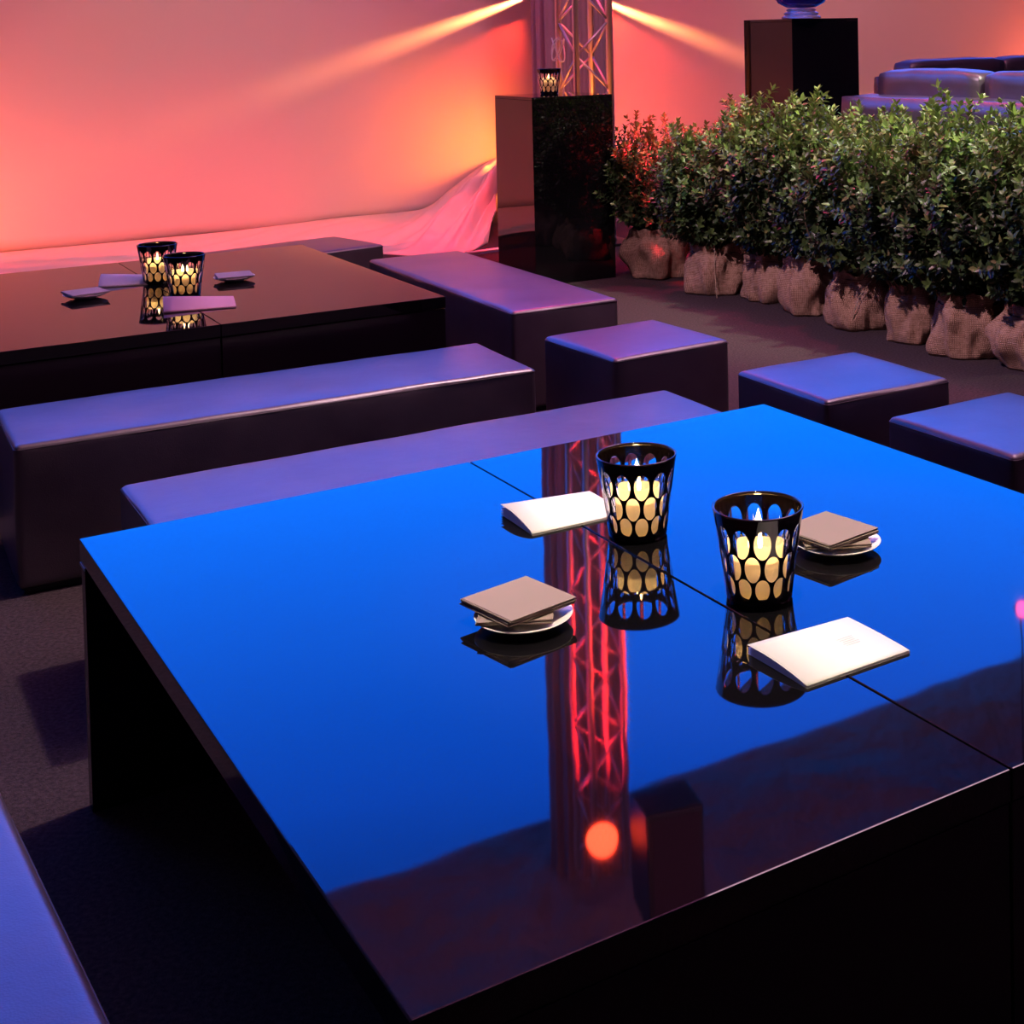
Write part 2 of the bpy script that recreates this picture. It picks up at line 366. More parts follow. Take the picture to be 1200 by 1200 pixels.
# red floodlight on the truss, seen in the table's reflection
def par_lamp(name, label, loc, aim, lens, r=0.10, ln=0.22, yoke=True):
    d = (Vector(aim)-Vector(loc)).normalized()
    t = thing(name, label, 'stage light', loc)
    t.rotation_euler = d.to_track_quat('Z', 'Y').to_euler()
    bm = NB(); lathe(bm, [(r*0.55, -ln), (r*0.8, -ln*0.85), (r, -ln*0.4), (r, 0.0), (r*1.06, 0.0), (r*1.06, 0.02), (r*0.95, 0.02), (r*0.93, 0.0)], 32)
    bm.faces.new([v for v in bm.verts if abs(v.co.z+ln) < 1e-6]); obj('housing', bm, M['black_metal'], t, True)
    bm = NB(); bmesh.ops.create_circle(bm, cap_ends=True, radius=r*0.94, segments=32); bmesh.ops.translate(bm, vec=(0, 0, 0.003), verts=bm.verts)
    for i in range(3):
        for k in range(max(1, i*6)):
            bmesh.ops.create_icosphere(bm, subdivisions=1, radius=r*0.14, matrix=Matrix.Translation((r*0.36*i*math.cos(2*PI*k/max(1, i*6)), r*0.36*i*math.sin(2*PI*k/max(1, i*6)), 0.004)))
    obj('lens', bm, lens, t)
    if yoke:
        bm = NB(); pts = [Vector((1.2*r*math.cos(a), 0, -ln*0.3-1.6*r*math.sin(a))) for a in [PI*i/10 for i in range(11)]]
        tube(bm, pts, 0.008, 6); obj('yoke', bm, M['black_metal'], t, True)
    return t
RL = Vector((-0.80, 10.72, 5.66))
par_lamp('stage_light', 'round red glowing stage light high on the truss, mirrored in the big table', RL, (0.1, 3.0, 0.6), M['red_lens'], 0.13)
lamp('red_spot', 'SPOT', RL+Vector((0.02, -0.12, -0.1)), (0.25, 7.6, 0.0), 800, (1.0, 0.05, 0.22), spot_size=math.radians(44), spot_blend=0.7, shadow_soft_size=0.09)
lamp('red_leaf_fill', 'SPOT', (-1.7, 9.4, 3.1), (-0.15, 9.5, 0.98), 3000, (1.0, 0.012, 0.03), spot_size=math.radians(22), spot_blend=0.6, shadow_soft_size=0.04)  # extra red fill with no fixture, reddens the first shrub
# red uplight inside the truss
tl = T0+cc
par_lamp('uplight', 'red stage uplight standing inside the foot of the truss', tl+Vector((0, 0, 0.26)), tl+Vector((0, 0, 3)), M['red_lens'], 0.07, 0.16, False)
lamp('truss_uplight', 'SPOT', tl+Vector((0, 0, 0.31)), tl+Vector((0, 0, 6)), 70, (1.0, 0.22, 0.03), spot_size=math.radians(38), spot_blend=0.8, shadow_soft_size=0.03)
lamp('truss_top_fill', 'SPOT', tl+Vector((0, 0, 6.1)), tl, 4200, (1.0, 0.012, 0.02), spot_size=math.radians(30), spot_blend=0.8, shadow_soft_size=0.04)  # added red fill at the top, brightens the truss in the reflection
lamp('truss_side_fill', 'SPOT', (0.9, 11.7, 6.4), (-0.75, 11.2, 4.0), 2500, (1.0, 0.03, 0.02), spot_size=math.radians(34), spot_blend=0.6, shadow_soft_size=0.03)  # added red side fill on the upper truss, no fixture
# pink light in the roof at the right
pk = par_lamp('stage_light', 'small pink stage light high at the right, mirrored at the table edge', (2.95, 13.1, 4.92), (0.5, 2.6, 0.6), M['pink_lens'], 0.065)
bm = NB(); tube(bm, [(2.95, 13.15, 4.95), (2.95, 13.15, 7.0)], 0.008, 8)
tag(obj('hanging_pole', bm, M['black_metal'], None, True), 'slim black drop pole holding the small pink stage light', 'pole')
# hung loudspeaker
sk = thing('loudspeaker', 'black loudspeaker box flown beside the truss top, mirrored in the big table', 'loudspeaker', (-0.30, 10.5, 5.2), math.radians(20))
bm = NB(); bx(bm, (0, 0, 0.43), (0.44, 0.42, 0.86), 0.015); obj('cabinet', bm, M['black_metal'], sk)
bm = NB(); bx(bm, (0, -0.215, 0.43), (0.38, 0.012, 0.78), 0.004); obj('grille', bm, M['lining_dark'], sk)
bm = NB(); tube(bm, [(0, 0, 0.86), (0, 0, 1.75)], 0.012, 8); tube(bm, [(-0.15, 0, 0.86), (0, 0, 1.0), (0.15, 0, 0.86)], 0.008, 6); obj('suspension_rod', bm, M['black_metal'], sk)

# uplights washing the rear wall
def uplight(label, loc, aim, energy, color, size=70, blend=0.8, soft=0.08):
    d = (Vector(aim)-Vector(loc)).normalized()
    par_lamp('uplight', label, loc, aim, M['orange_lens'], 0.07, 0.15, False)
    lamp('wall_uplight', 'SPOT', Vector(loc)+d*0.04, aim, energy, color, spot_size=math.radians(size), spot_blend=blend, shadow_soft_size=soft)
uplight('orange uplight on the floor hidden behind the tall black plinth', (-1.42, 12.72, 0.62), (-2.3, 13.15, 0.55), 80, (1.0, 0.19, 0.02), 150, 0.9)
bm = NB(); tube(bm, [(-1.42, 12.72, 0.0), (-1.42, 12.72, 0.56)], 0.015, 8); bx(bm, (-1.42, 12.72, 0.012), (0.25, 0.25, 0.024), 0.003)
tag(obj('lamp_stand', bm, M['black_metal'], None, True), 'short black lamp stand on a square foot, hidden behind the tall plinth', 'stand')
uplight('orange uplight on the floor beyond the left edge of the far table', tuple(wl(-3.6, 0.25, 1.0)), tuple(wl(-3.0, 0.7, 0)), 120, (1.0, 0.15, 0.07), 120, 0.9)
uplight('orange uplight behind the sofa at the right end of the lining', tuple(wl(9.2, 0.6, 0.9)), tuple(wl(8.6, 1.2, 0)), 130, (1.0, 0.15, 0.06), 120, 0.9)
uplight('orange uplight on the floor right of the truss', (-0.35, 12.9, 0.25), (-0.2, 14.4, 1.0), 110, (1.0, 0.12, 0.05), 120, 0.9)

# beam lights beside the curtain; slotted housings added to shape narrow wall streaks
def fan(name, label, src, p_near, p_far, energy, color, half):
    src = Vector(src); n = (Vector(p_near)-src).cross(Vector(p_far)-src).normalized()
    mid = ((Vector(p_near)-src).normalized()+(Vector(p_far)-src).normalized()).normalized()
    side = mid.cross(n).normalized()
    t = thing(name, label, 'stage light', src)
    R = Matrix((side, mid, n)).transposed().to_4x4(); t.rotation_euler = R.to_euler()
    D = 0.10; g = D*math.tan(half)
    for s_ in (1, -1):
        bm = NB(); bx(bm, (0, D, s_*(g+0.055)), (0.30, 0.003, 0.11)); obj('barn_door', bm, M['black_metal'], t)
        bm = NB(); bx(bm, (0, 0.03, s_*(g+0.112)), (0.30, 0.143, 0.003)); obj('side_panel', bm, M['black_metal'], t)
    bm = NB(); bx(bm, (0, -0.043, 0), (0.30, 0.003, 0.226)); obj('back_panel', bm, M['black_metal'], t)
    lamp(name+'_lamp', 'SPOT', src, src+mid, energy, color, spot_size=math.radians(104), spot_blend=0.1, shadow_soft_size=0.004)
A1, A2 = Vector((-1.9, 13.37, 2.03)), Vector((-5.39, 11.14, 0.50))
fan('beam_light', 'stage light behind the curtain, slot added to shape a beam to the left', (-1.30, 13.30, 2.26), wl(1.45, 1.87), wl(-2.69, 0.52), 430, (1.0, 0.30, 0.09), math.radians(2.1))
fan('beam_light', 'stage light behind the curtain, slot added to shape a beam to the right', (-0.72, 13.66, 2.26), wl(2.95, 1.85), wl(5.2, 1.05), 430, (1.0, 0.30, 0.09), math.radians(2.1))

def flood(label, src, edge_near, edge_far, aim, energy, color):  # barn door added to leave a dark band under each beam
    src = Vector(src); d1 = (Vector(edge_near)-src).normalized(); d2 = (Vector(edge_far)-src).normalized()
    n = d1.cross(d2).normalized()
    if n.z < 0: n = -n
    mid = (d1+d2).normalized(); side = mid.cross(n).normalized()
    t = thing('flood_light', label, 'stage light', src)
    t.rotation_euler = Matrix((side, mid, n)).transposed().to_4x4().to_euler()
    bm = NB(); bx(bm, (0, 0.055, 0.0515), (0.30, 0.003, 0.10)); obj('barn_door', bm, M['black_metal'], t)
    bm = NB(); bx(bm, (0, 0.0, 0.1), (0.30, 0.113, 0.003)); obj('top_panel', bm, M['black_metal'], t)
    bm = NB(); bx(bm, (0, -0.055, 0.04), (0.30, 0.003, 0.12)); obj('back_panel', bm, M['black_metal'], t)
    lamp('flood_lamp', 'SPOT', src, aim, energy, color, spot_size=math.radians(120), spot_blend=0.6, shadow_soft_size=0.004)
flood('low flood light under the left beam light, flat barn door added to shape its glow', (-1.30, 13.30, 2.03), wl(1.93, 1.83), wl(-0.30, 0.92), wl(-0.9, 0.1), 42, (1.0, 0.06, 0.03))
flood('low flood light under the right beam light, flat barn door added to shape its glow', (-0.72, 13.66, 2.05), wl(2.80, 1.80), wl(3.75, 1.25), wl(3.8, 0.2), 50, (1.0, 0.06, 0.03))

# ------------------------------------------------------------------ upholstered benches and stools
def seat(name, label, cat, far, deg, a, b, group=None, h=0.45):
    """far = far top corner; a runs right-near, b runs left-near"""
    th = math.radians(deg); uu = Vector((math.cos(th), math.sin(th), 0)); vv = Vector((math.sin(th), -math.cos(th), 0))
    c = Vector((far[0], far[1], 0))+uu*a/2+vv*b/2
    t = thing(name, label, cat, c, th, group)
    bm = NB(); sx_, sy_, sz_ = a-0.012, b-0.012, h-0.018
    r = bmesh.ops.create_cube(bm, size=1.0); bmesh.ops.scale(bm, vec=(sx_, sy_, sz_), verts=bm.verts)
    nx, ny = max(4, int(a/0.05)), max(4, int(b/0.05))
    # cut into a grid for gentle padding
    for ax, n, s_ in ((0, nx, sx_), (1, ny, sy_), (2, 8, sz_)):
        for q in [-s_/2+s_*i/n for i in range(1, n)]+[g_*(s_/2-e_) for g_ in (1, -1) for e_ in (0.005, 0.011, 0.018, 0.03)]:
            co = [0, 0, 0]; co[ax] = q; no = [0, 0, 0]; no[ax] = 1
            bmesh.ops.bisect_plane(bm, geom=bm.verts[:]+bm.edges[:]+bm.faces[:], plane_co=co, plane_no=no)
    sd = random.random()*50
    R = 0.018
    for v in bm.verts:
        x, y, z = v.co
        # round the box edges
        ix, iy, iz = max(-sx_/2+R, min(sx_/2-R, x)), max(-sy_/2+R, min(sy_/2-R, y)), max(-sz_/2+R, min(sz_/2-R, z))
        d = Vector((x-ix, y-iy, z-iz))
        if d.length > 1e-6: d = d.normalized()*R
        px_, py_, pz_ = 1-abs(2*x/sx_)**6, 1-abs(2*y/sy_)**6, 1-abs(2*z/sz_)**4
        pad = Vector((0, 0, 0))
        if abs(z) > sz_/2-1e-4 and z > 0: pad.z = 0.006*px_*py_+0.003*noise.noise(Vector((x*4+sd, y*4, 0)))
        if abs(abs(x)-sx_/2) < 1e-4: pad.x = math.copysign(0.006*py_*pz_+0.003*noise.noise(Vector((sd, y*4, z*5))), x)
        if abs(abs(y)-sy_/2) < 1e-4: pad.y = math.copysign(0.006*px_*pz_+0.003*noise.noise(Vector((x*4, sd, z*5))), y)
        v.co = Vector((ix, iy, iz))+d+pad
    bmesh.ops.translate(bm, vec=(0, 0, sz_/2+0.018), verts=bm.verts)
    body = obj('upholstered_body', bm, M['leather'], t, True)
    md = body.modifiers.new('sub', 'SUBSURF'); md.levels = 1; md.render_levels = 1
    # welted seam round the top panel
    bm = NB(); k = R*0.9; zz = h-0.013; X, Y = sx_/2-0.0005, sy_/2-0.0005; rc = 0.016; pts = []
    for cx2, cy2, a0 in ((X-rc, Y-rc, 0), (-X+rc, Y-rc, 90), (-X+rc, -Y+rc, 180), (X-rc, -Y+rc, 270)):
        for q in range(5):
            an = math.radians(a0+q*22.5); pts.append((cx2+rc*math.cos(an), cy2+rc*math.sin(an), zz))
    pts.append(pts[0]); tube(bm, pts, 0.0020, 6); obj('top_seam', bm, M['piping'], t, True)
    bm = NB(); bx(bm, (0, 0, 0.009), (a-0.05, b-0.05, 0.018), 0.002); obj('base_board', bm, M['black_metal'], t)
    return t
gl = 'long upholstered benches around the low tables'
seat('bench', 'long black leather bench between the two low tables, left of the square stools', 'bench', (-0.850, 5.543), -58.78, 0.544, 1.705, gl)
seat('bench', 'long black leather bench pushed against the far edge of the blue-reflecting table', 'bench', (-0.108, 4.755), -57.74, 0.544, 1.731, gl)
seat('bench', 'purple-lit leather bench standing right of the far table, in front of the tall plinth', 'bench', (-1.316, 7.967), -58.15, 1.845, 0.532, gl)
seat('stool', 'square black leather stool right of the long middle bench', 'stool', (-0.18, 5.926), -54.5, 0.534, 0.534, 'square leather stools')
seat('stool', 'square black leather stool behind the far corner of the near table, middle of three', 'stool', (0.58, 5.26), -58.5, 0.534, 0.534, 'square leather stools')
seat('stool', 'square black leather stool cut off by the right picture edge', 'stool', (1.008, 4.642), -56.2, 0.534, 0.534, 'square leather stools')
seat('bench', 'dark leather bench behind the far table, only its right end showing', 'bench', (-2.1772, 8.6487), -46, 0.56, 1.8, gl)
ul = Vector((0.588, -0.809, 0)); dg = math.degrees(math.atan2(ul.y, ul.x)); pr = Vector((-1.1429, 2.2868, 0))-ul*0.35; lf = Vector((math.sin(math.radians(dg)), -math.cos(math.radians(dg)), 0))
seat('bench', 'black leather bench at the lower left picture corner, left of the near table', 'bench', (pr.x, pr.y), dg, 1.75, 0.544, gl)

# ------------------------------------------------------------------ low lacquered tables
HT = 0.5789
def table(label, far, deg, a, b, chip=False):
    th = math.radians(deg); uu = Vector((math.cos(th), math.sin(th), 0)); vv = Vector((math.sin(th), -math.cos(th), 0))
    c = Vector((far[0], far[1], 0))+uu*a/2+vv*b/2
    t = thing('low_table', label, 'table', c, th, 'low black lacquered tables')
    tk = 0.048; g = 0.0012
    for s_ in (1, -1):          # two halves, seam runs along local x
        bm = NB(); bx(bm, (0, s_*(b/4+g/2), HT-tk/2), (a, b/2-g, tk), 0.0025, 2); obj('table_top', bm, M['lacquer'], t)
    hl = HT-tk-0.002
    for s_ in (1, -1):          # panel legs on the two far/near edges (local y = const is left/right)
        for k in (1, -1):
            pass
    for sxx in (-1, 1):
        for k in (1, -1):
            bm = NB(); bx(bm, (sxx*(a/2-0.022), k*(b/4+g/2), hl/2), (0.038, b/2-g-0.004, hl), 0.001, 1); obj('leg_panel', bm, M['lacquer_side'], t)
    if chip:
        bm = NB(); bx(bm, (-a/2+0.035, -b/2-0.001, HT-tk-0.002), (0.05, 0.002, 0.006), 0.0); obj('edge_tape', bm, M['white_tape'], t)
    return t
table('large low black lacquered table in front, its top mirroring blue sky', (0.184, 4.034), -56.62, 1.83, 1.813, True)
table('low black lacquered table at the far left, its top mirroring pink lining', (-2.037, 7.393), -57.19, 1.872, 1.799)

# ------------------------------------------------------------------ plinths
def plinth(label, far, deg, s, h, z0):
    th = math.radians(deg); uu = Vector((math.cos(th), math.sin(th), 0)); vv = Vector((math.sin(th), -math.cos(th), 0))
    c = Vector((far[0], far[1], z0))+uu*s/2+vv*s/2
    t = thing('plinth', label, 'plinth', c, th, 'tall black lacquered plinths')
    bm = NB(); bx(bm, (0, 0, (h-0.02)/2), (s, s, h-0.02), 0.0015, 1); obj('plinth_body', bm, M['lacquer'], t)
    bm = NB(); bx(bm, (0, 0, h-0.01), (s, s, 0.0195), 0.0015, 1); obj('plinth_top', bm, M['lacquer'], t)
    return t
plinth('tall black lacquered plinth on the floor before the truss, a candle on it', (-0.849, 10.107), -58.4, 0.59, 1.2326, 0)
p2 = Vector((0.70, 10.0, 0)); f2 = p2-u3*0.59+v3*0.59
plinth('tall black lacquered plinth behind the hedge, a blue glass bowl on it', (f2.x, f2.y), -57.5, 0.59, 1.235, 0.48)

# platform behind the hedge
bm = NB(); pc = Vector((0.55, 8.45, 0))
def plat(a, b): return pc + v3*a + u3*b
P_ = [plat(0.0, -1.6), plat(0.0, 4.0), plat(7.5, 4.0), plat(7.5, -1.6)]
P_ = [Vector((0.15, 10.0, 0)), Vector((3.4, 4.9, 0)), Vector((9.5, 9.0, 0)), Vector((6.3, 14.1, 0))]
lo = [bm.verts.new((p.x, p.y, 0.001)) for p in P_]; hi = [bm.verts.new((p.x, p.y, 0.48)) for p in P_]
bm.faces.new(hi); bm.faces.new(list(reversed(lo)))
for i in range(4): bm.faces.new((lo[i], lo[(i+1) % 4], hi[(i+1) % 4], hi[i]))
bmesh.ops.recalc_face_normals(bm, faces=bm.faces)
tag(obj('platform', bm, M['carpet']), 'raised carpeted platform behind the hedge, carrying sofa and plinth', 'platform')

# blue bowl with clear ribbed foot
bw = thing('glass_bowl', 'blue glass bowl on a clear ribbed foot, standing on the rear plinth', 'bowl', (0.775, 10.12, 1.7155))
bm = NB(); lathe(bm, [(0.001, 0.0), (0.135, 0.0), (0.142, 0.012), (0.135, 0.026), (0.112, 0.034), (0.118, 0.045), (0.126, 0.058), (0.118, 0.07), (0.098, 0.078), (0.104, 0.092), (0.108, 0.102), (0.09, 0.115), (0.001, 0.117)], 48)
for v in bm.verts: v.co.z *= 0.62
M['foot_glass'] = mat('foot_glass', (0.92, 0.86, 0.95), 0.06); M['foot_glass'].node_tree.nodes['Principled BSDF'].inputs['Transmission Weight'].default_value = 0.75
obj('ribbed_foot', bm, M['foot_glass'], bw, True)
bm = NB(); lathe(bm, [(0.001, 0.118), (0.10, 0.122), (0.165, 0.155), (0.20, 0.21), (0.205, 0.27), (0.19, 0.33), (0.16, 0.37), (0.153, 0.37), (0.183, 0.33), (0.197, 0.27), (0.192, 0.213), (0.158, 0.162), (0.09, 0.13), (0.001, 0.128)], 48)
bmesh.ops.translate(bm, vec=(0, 0, -0.0448), verts=bm.verts)
obj('bowl_body', bm, M['blue_glass'], bw, True)

# ------------------------------------------------------------------ candle holders
def make_votive():
    t = thing('candle_holder', 'x', 'candle holder')
    H, rb, rt = 0.170, 0.0615, 0.0850
    prof = [(rb*0.93, 0.0), (rb, 0.004)]+[(rb+(rt-rb)*(k/14)**1.12, 0.004+(H-0.004)*k/14) for k in range(1, 15)]
    bm = NB(); lathe(bm, prof, 96, uv=True); obj('cut_glass_wall', bm, M['cut_glass'], t, True)
    bm = NB(); lathe(bm, [(rt-0.0001, H-0.0015), (rt+0.0004, H+0.001), (rt-0.0015, H+0.002), (rt-0.004, H+0.0015), (rt-0.0048, H-0.001), (rt-0.0042, H-0.004)], 96); obj('rim', bm, M['black_glass'], t, True)
    bm = NB(); lathe(bm, [(rt-0.0043, H-0.004), (rb+0.004-0.0045, 0.03), (rb-0.0045, 0.009)], 64); obj('inner_wall', bm, M['solid_glass'], t, True)
    bm = NB(); lathe(bm, [(0.0005, 0.0005), (rb*0.92, 0.0005), (rb-0.003, 0.008), (0.0005, 0.008)], 48); obj('glass_base', bm, M['black_glass'], t, True)
    # pillar candle: thin translucent wall, burned down hollow
    bm = NB(); rc, hc = 0.047, 0.108
    lathe(bm, [(0.0005, 0.0095), (rc, 0.0095), (rc+0.0005, 0.03), (rc, hc-0.004), (rc-0.001, hc)], 48)
    lathe(bm, [(rc, 0.078), (rc-0.004, 0.075), (0.0005, 0.073)], 48)
    cd_ = obj('candle', bm, M['wax'], t, True)
    bm = NB(); tube(bm, [(0, 0, 0.0735), (0.001, 0, 0.092)], 0.0012, 6); obj('wick', bm, M['wick'], cd_)
    bm = NB(); lathe(bm, [(0.0003, 0.086), (0.0055, 0.092), (0.0085, 0.102), (0.0075, 0.113), (0.0038, 0.126), (0.0003, 0.138)], 16); obj('flame', bm, M['flame'], cd_, True)
    return t
spots = [((-0.134, 2.995, HT), 10, 'black cut-glass candle holder on the near table, touching the propped menu card'),
         ((0.106, 2.650, HT), 3, 'black cut-glass candle holder on the near table, in front of the right napkin saucer'),
         ((-2.372, 6.30, HT), 20, 'black cut-glass candle holder on the far table, the rear one partly hidden'),
         ((-2.135, 5.965, HT), 7, 'black cut-glass candle holder on the far table, in front of the other'),
         ((-0.985, 9.86, 1.2330), 0, 'black cut-glass candle holder alone on top of the tall plinth')]
v0 = make_votive()
for i, (lc, rz, lb) in enumerate(spots):
    o = v0 if i == 0 else copy_tree(v0)
    o.location = lc; o.rotation_euler.z = math.radians(rz); o['label'] = lb; o['group'] = 'black cut-glass candle holders'

# ------------------------------------------------------------------ saucers and napkins
def saucer(label, x, y):
    t = thing('saucer', label, 'saucer', (x, y, HT), 0, 'small white saucers')
    bm = NB(); lathe(bm, [(0.0005, 0.003), (0.036, 0.003), (0.038, 0.0), (0.041, 0.0), (0.043, 0.004), (0.062, 0.008), (0.080, 0.0145), (0.088, 0.019), (0.0888, 0.0203), (0.087, 0.0205), (0.076, 0.0158), (0.060, 0.0108), (0.044, 0.0080), (0.0005, 0.008)], 64)
    obj('dish', bm, M['porcelain'], t, True)
def napkin_pile(x, y, z, rz, n, s, m, label, group, tilt=(0, 0)):
    for i in range(n):
        bm = NB(); k = 4
        # a napkin folded in four: layered sheets with a folded spine
        for l in range(3):
            bx(bm, (0.0006*l, -0.0004*l, 0.0011*l+0.0006), (s-0.001*l, s, 0.0009), 0.0003, 1)
        tube(bm, [(-s/2, -s/2+0.001, 0.0017), (-s/2, s/2-0.001, 0.0017)], 0.0016, 8)
        o = obj('napkin', bm, m)
        o.location = (x+random.uniform(-.0012, .0012), y+random.uniform(-.0012, .0012), z+i*0.0042+0.0002)
        o.rotation_euler = (math.radians(tilt[0]), math.radians(tilt[1]), math.radians(rz+random.uniform(-1.5, 1.5)))
        tag(o, label[0] if i == n-1 else label[1], 'napkin', group)
saucer('small white saucer under the taupe napkins, left of the candles on the near table', -0.322, 2.545)
napkin_pile(-0.334, 2.556, HT+0.0208, 3, 2, 0.132, M['napkin'], ('lower turned taupe napkin layer on the left saucer, its corners poking out', 'lowest taupe napkin on the left saucer of the near table'), 'taupe napkins on the near table')
napkin_pile(-0.334, 2.562, HT+0.0298, 43, 3, 0.148, M['napkin'], ('topmost taupe napkin on the left saucer of the near table', 'taupe napkin just under the topmost one on the left saucer'), 'taupe napkins on the near table')
saucer('small white saucer under taupe napkins, right of the front candle on the near table', 0.275, 2.885)
napkin_pile(0.270, 2.895, HT+0.0208, 4, 2, 0.132, M['napkin'], ('lower turned taupe napkin layer on the right saucer, behind the front candle', 'lowest taupe napkin on the right saucer of the near table'), 'taupe napkins on the near table')
napkin_pile(0.258, 2.893, HT+0.0298, 42, 3, 0.144, M['napkin'], ('topmost taupe napkin on the right saucer of the near table', 'taupe napkin just under the topmost one on the right saucer'), 'taupe napkins on the near table')
saucer('small white saucer with a pale napkin, left of the candles on the far table', -2.545, 5.95)
napkin_pile(-2.545, 5.95, HT+0.0208, 40, 2, 0.150, M['napkin_pale'], ('top pale napkin on the left saucer of the far table', 'lower pale napkin on the left saucer of the far table'), 'pale napkins on the far table')
saucer('small white saucer with a pale napkin, right of the candles on the far table', -2.04, 6.31)
napkin_pile(-2.04, 6.31, HT+0.0208, 25, 2, 0.150, M['napkin_pale'], ('top pale napkin on the right saucer of the far table', 'lower pale napkin on the right saucer of the far table'), 'pale napkins on the far table')

# ------------------------------------------------------------------ folded menu cards
def menu(label, c, ax, ln, wd, lift, m, prt=True, group='folded menu cards'):
    """spine on the near side along ax; the cover bows up toward the open left end"""
    th = math.atan2(ax[1], ax[0]); t = thing('menu_card', label, 'menu', (c[0], c[1], HT+0.0003), th, group)
    def leaf(z0, lf, thick):
        bm = NB(); n = 14; g = []
        for i in range(n+1):
            row = []
            for j in range(3):
                yy = -wd/2+wd*i/n; xx = -ln/2+ln*j/2
                b_ = math.sin(PI*0.5*min(1, i/n*1.25))**0.9
                zz = z0+lf*b_*(1-0.62*j/2)
                row.append(bm.verts.new((xx, yy, zz)))
            g.append(row)
        for i in range(n):
            for j in range(2): bm.faces.new((g[i][j], g[i][j+1], g[i+1][j+1], g[i+1][j]))
        ex = bmesh.ops.extrude_face_region(bm, geom=bm.faces[:]); bmesh.ops.translate(bm, vec=(0, 0, thick), verts=[v for v in ex['geom'] if isinstance(v, bmesh.types.BMVert)])
        bmesh.ops.recalc_face_normals(bm, faces=bm.faces); return bm
    obj('back_cover', leaf(0.0, lift*0.12, 0.0006), m, t, True)
    for k in range(3): obj('inner_page', leaf(0.0012+0.0009*k, lift*(0.3+0.2*k), 0.0003), m, t, True)
    fc = obj('front_cover', leaf(0.0042, lift, 0.0006), m, t, True)
    if prt:
        bm = NB()
        for k in range(5):
            yy = 0.012-k*0.0062; w_ = 0.034-0.004*(k % 3); i = (yy+wd/2)/wd; b_ = math.sin(PI*0.5*min(1, i*1.25))**0.9
            x0 = ln*0.20; zz = 0.0052+lift*b_*(1-0.62*((x0+ln/2)/ln))+0.0003
            bx(bm, (x0, yy, zz), (w_, 0.0007, 0.0002))
        obj('printed_lines', bm, M['ink'], fc)
    return t
f1 = Vector((0.163, 2.266)); r1 = Vector((0.349, 2.393)); a1 = (r1-f1).normalized(); n1 = Vector((-a1.y, a1.x)); c1 = (f1+r1)/2+n1*0.080
menu('white menu card lying open-ended in front of the front candle', (c1.x, c1.y), (a1.x, a1.y), 0.222, 0.160, 0.012, M['card'])
f1 = Vector((-0.354, 2.992)); a1 = Vector((0.845, 0.535)); n1 = Vector((-a1.y, a1.x)); c1 = f1+a1*0.111+n1*0.083
menu('white menu card with bowed cover, left of the rear candle on the near table', (c1.x, c1.y), (a1.x, a1.y), 0.222, 0.160, 0.020, M['card'])
menu('pinkish menu card in front of the candles on the far table', (-1.985, 5.70), (0.93, 0.36), 0.27, 0.17, 0.034, M['card_pink'], False)
menu('pale menu card behind the candles on the far table, partly hidden', (-2.50, 6.30), (0.95, 0.30), 0.24, 0.16, 0.032, M['card'], False)

# ------------------------------------------------------------------ sofa on the platform
def cushion(bm, c, s, rz, bow=0.02, seed=0, rd=0.19):
    b2 = NB(); r = bmesh.ops.create_cube(b2, size=1.0); bmesh.ops.subdivide_edges(b2, edges=b2.edges[:], cuts=7, use_grid_fill=True)
    R = min(s)*rd
    for v in b2.verts:
        p = Vector((v.co.x*s[0], v.co.y*s[1], v.co.z*s[2]))
        q = Vector([max(-s[i]/2+R, min(s[i]/2-R, p[i])) for i in range(3)]); d = p-q
        if d.length > 1e-6: p = q+d.normalized()*min(R, max(abs(d.x), abs(d.y), abs(d.z)))
        k = (1-abs(2*v.co.x)**3)
        p.z += bow*k*(1 if v.co.z > 0 else 0)+0.012*noise.noise(Vector((p.x*5+seed, p.y*6, p.z*6)))
        p.y += 0.02*noise.noise(Vector((p.x*4+seed, 3, p.z*3)))
        v.co = p
    bmesh.ops.transform(b2, matrix=Matrix.Translation(c) @ Matrix.Rotation(rz, 4, 'Z'), verts=b2.verts)
    me = bpy.data.meshes.new('tmp'); b2.to_mesh(me); b2.free(); bm.from_mesh(me); bpy.data.meshes.remove(me)
    return bm
sf = thing('sofa', 'dark leather sofa on the platform, seen from behind across the hedge', 'sofa', (0.97, 9.42, 0.48), TH)   # local x = u (near), local y = v (far)
bm = NB(); cushion(bm, (1.05, 0.17, 0.36), (2.12, 0.34, 0.72), 0, 0.0, 1, 0.07); o = obj('backrest_frame', bm, M['leather'], sf, True)
bm = NB(); cushion(bm, (1.05, 0.55, 0.20), (2.1, 0.95, 0.40), 0, 0.0, 2); obj('seat_base', bm, M['leather'], sf, True)
for k in range(2):
    bm = NB(); cushion(bm, (0.56+k*0.99, 0.36, 0.69), (0.97, 0.26, 0.37), 0, 0.015, 5+k*3); obj('back_cushion', bm, M['leather'], sf, True)
for k in range(2):
    bm = NB(); cushion(bm, (0.56+k*0.99, 0.76, 0.45), (0.96, 0.6, 0.14), 0, 0.01, 15+k*3); obj('seat_cushion', bm, M['leather'], sf, True)
s2 = thing('sofa', 'dark leather sofa facing the hedge, its back cushions rising behind the first sofa', 'sofa', (1.75, 12.15, 0.48), math.radians(40))
bm = NB(); cushion(bm, (1.25, 0.15, 0.38), (2.6, 0.26, 0.76), 0, 0.0, 1); obj('backrest_frame', bm, M['leather'], s2, True)
bm = NB(); cushion(bm, (1.25, -0.3, 0.20), (2.6, 0.85, 0.40), 0, 0.0, 2); obj('seat_base', bm, M['leather'], s2, True)
for k in range(2):
    bm = NB(); cushion(bm, (0.62+k*1.26, -0.04, 0.66), (1.24, 0.24, 0.42), 0, 0.015, 25+k*3); obj('back_cushion', bm, M['leather'], s2, True)

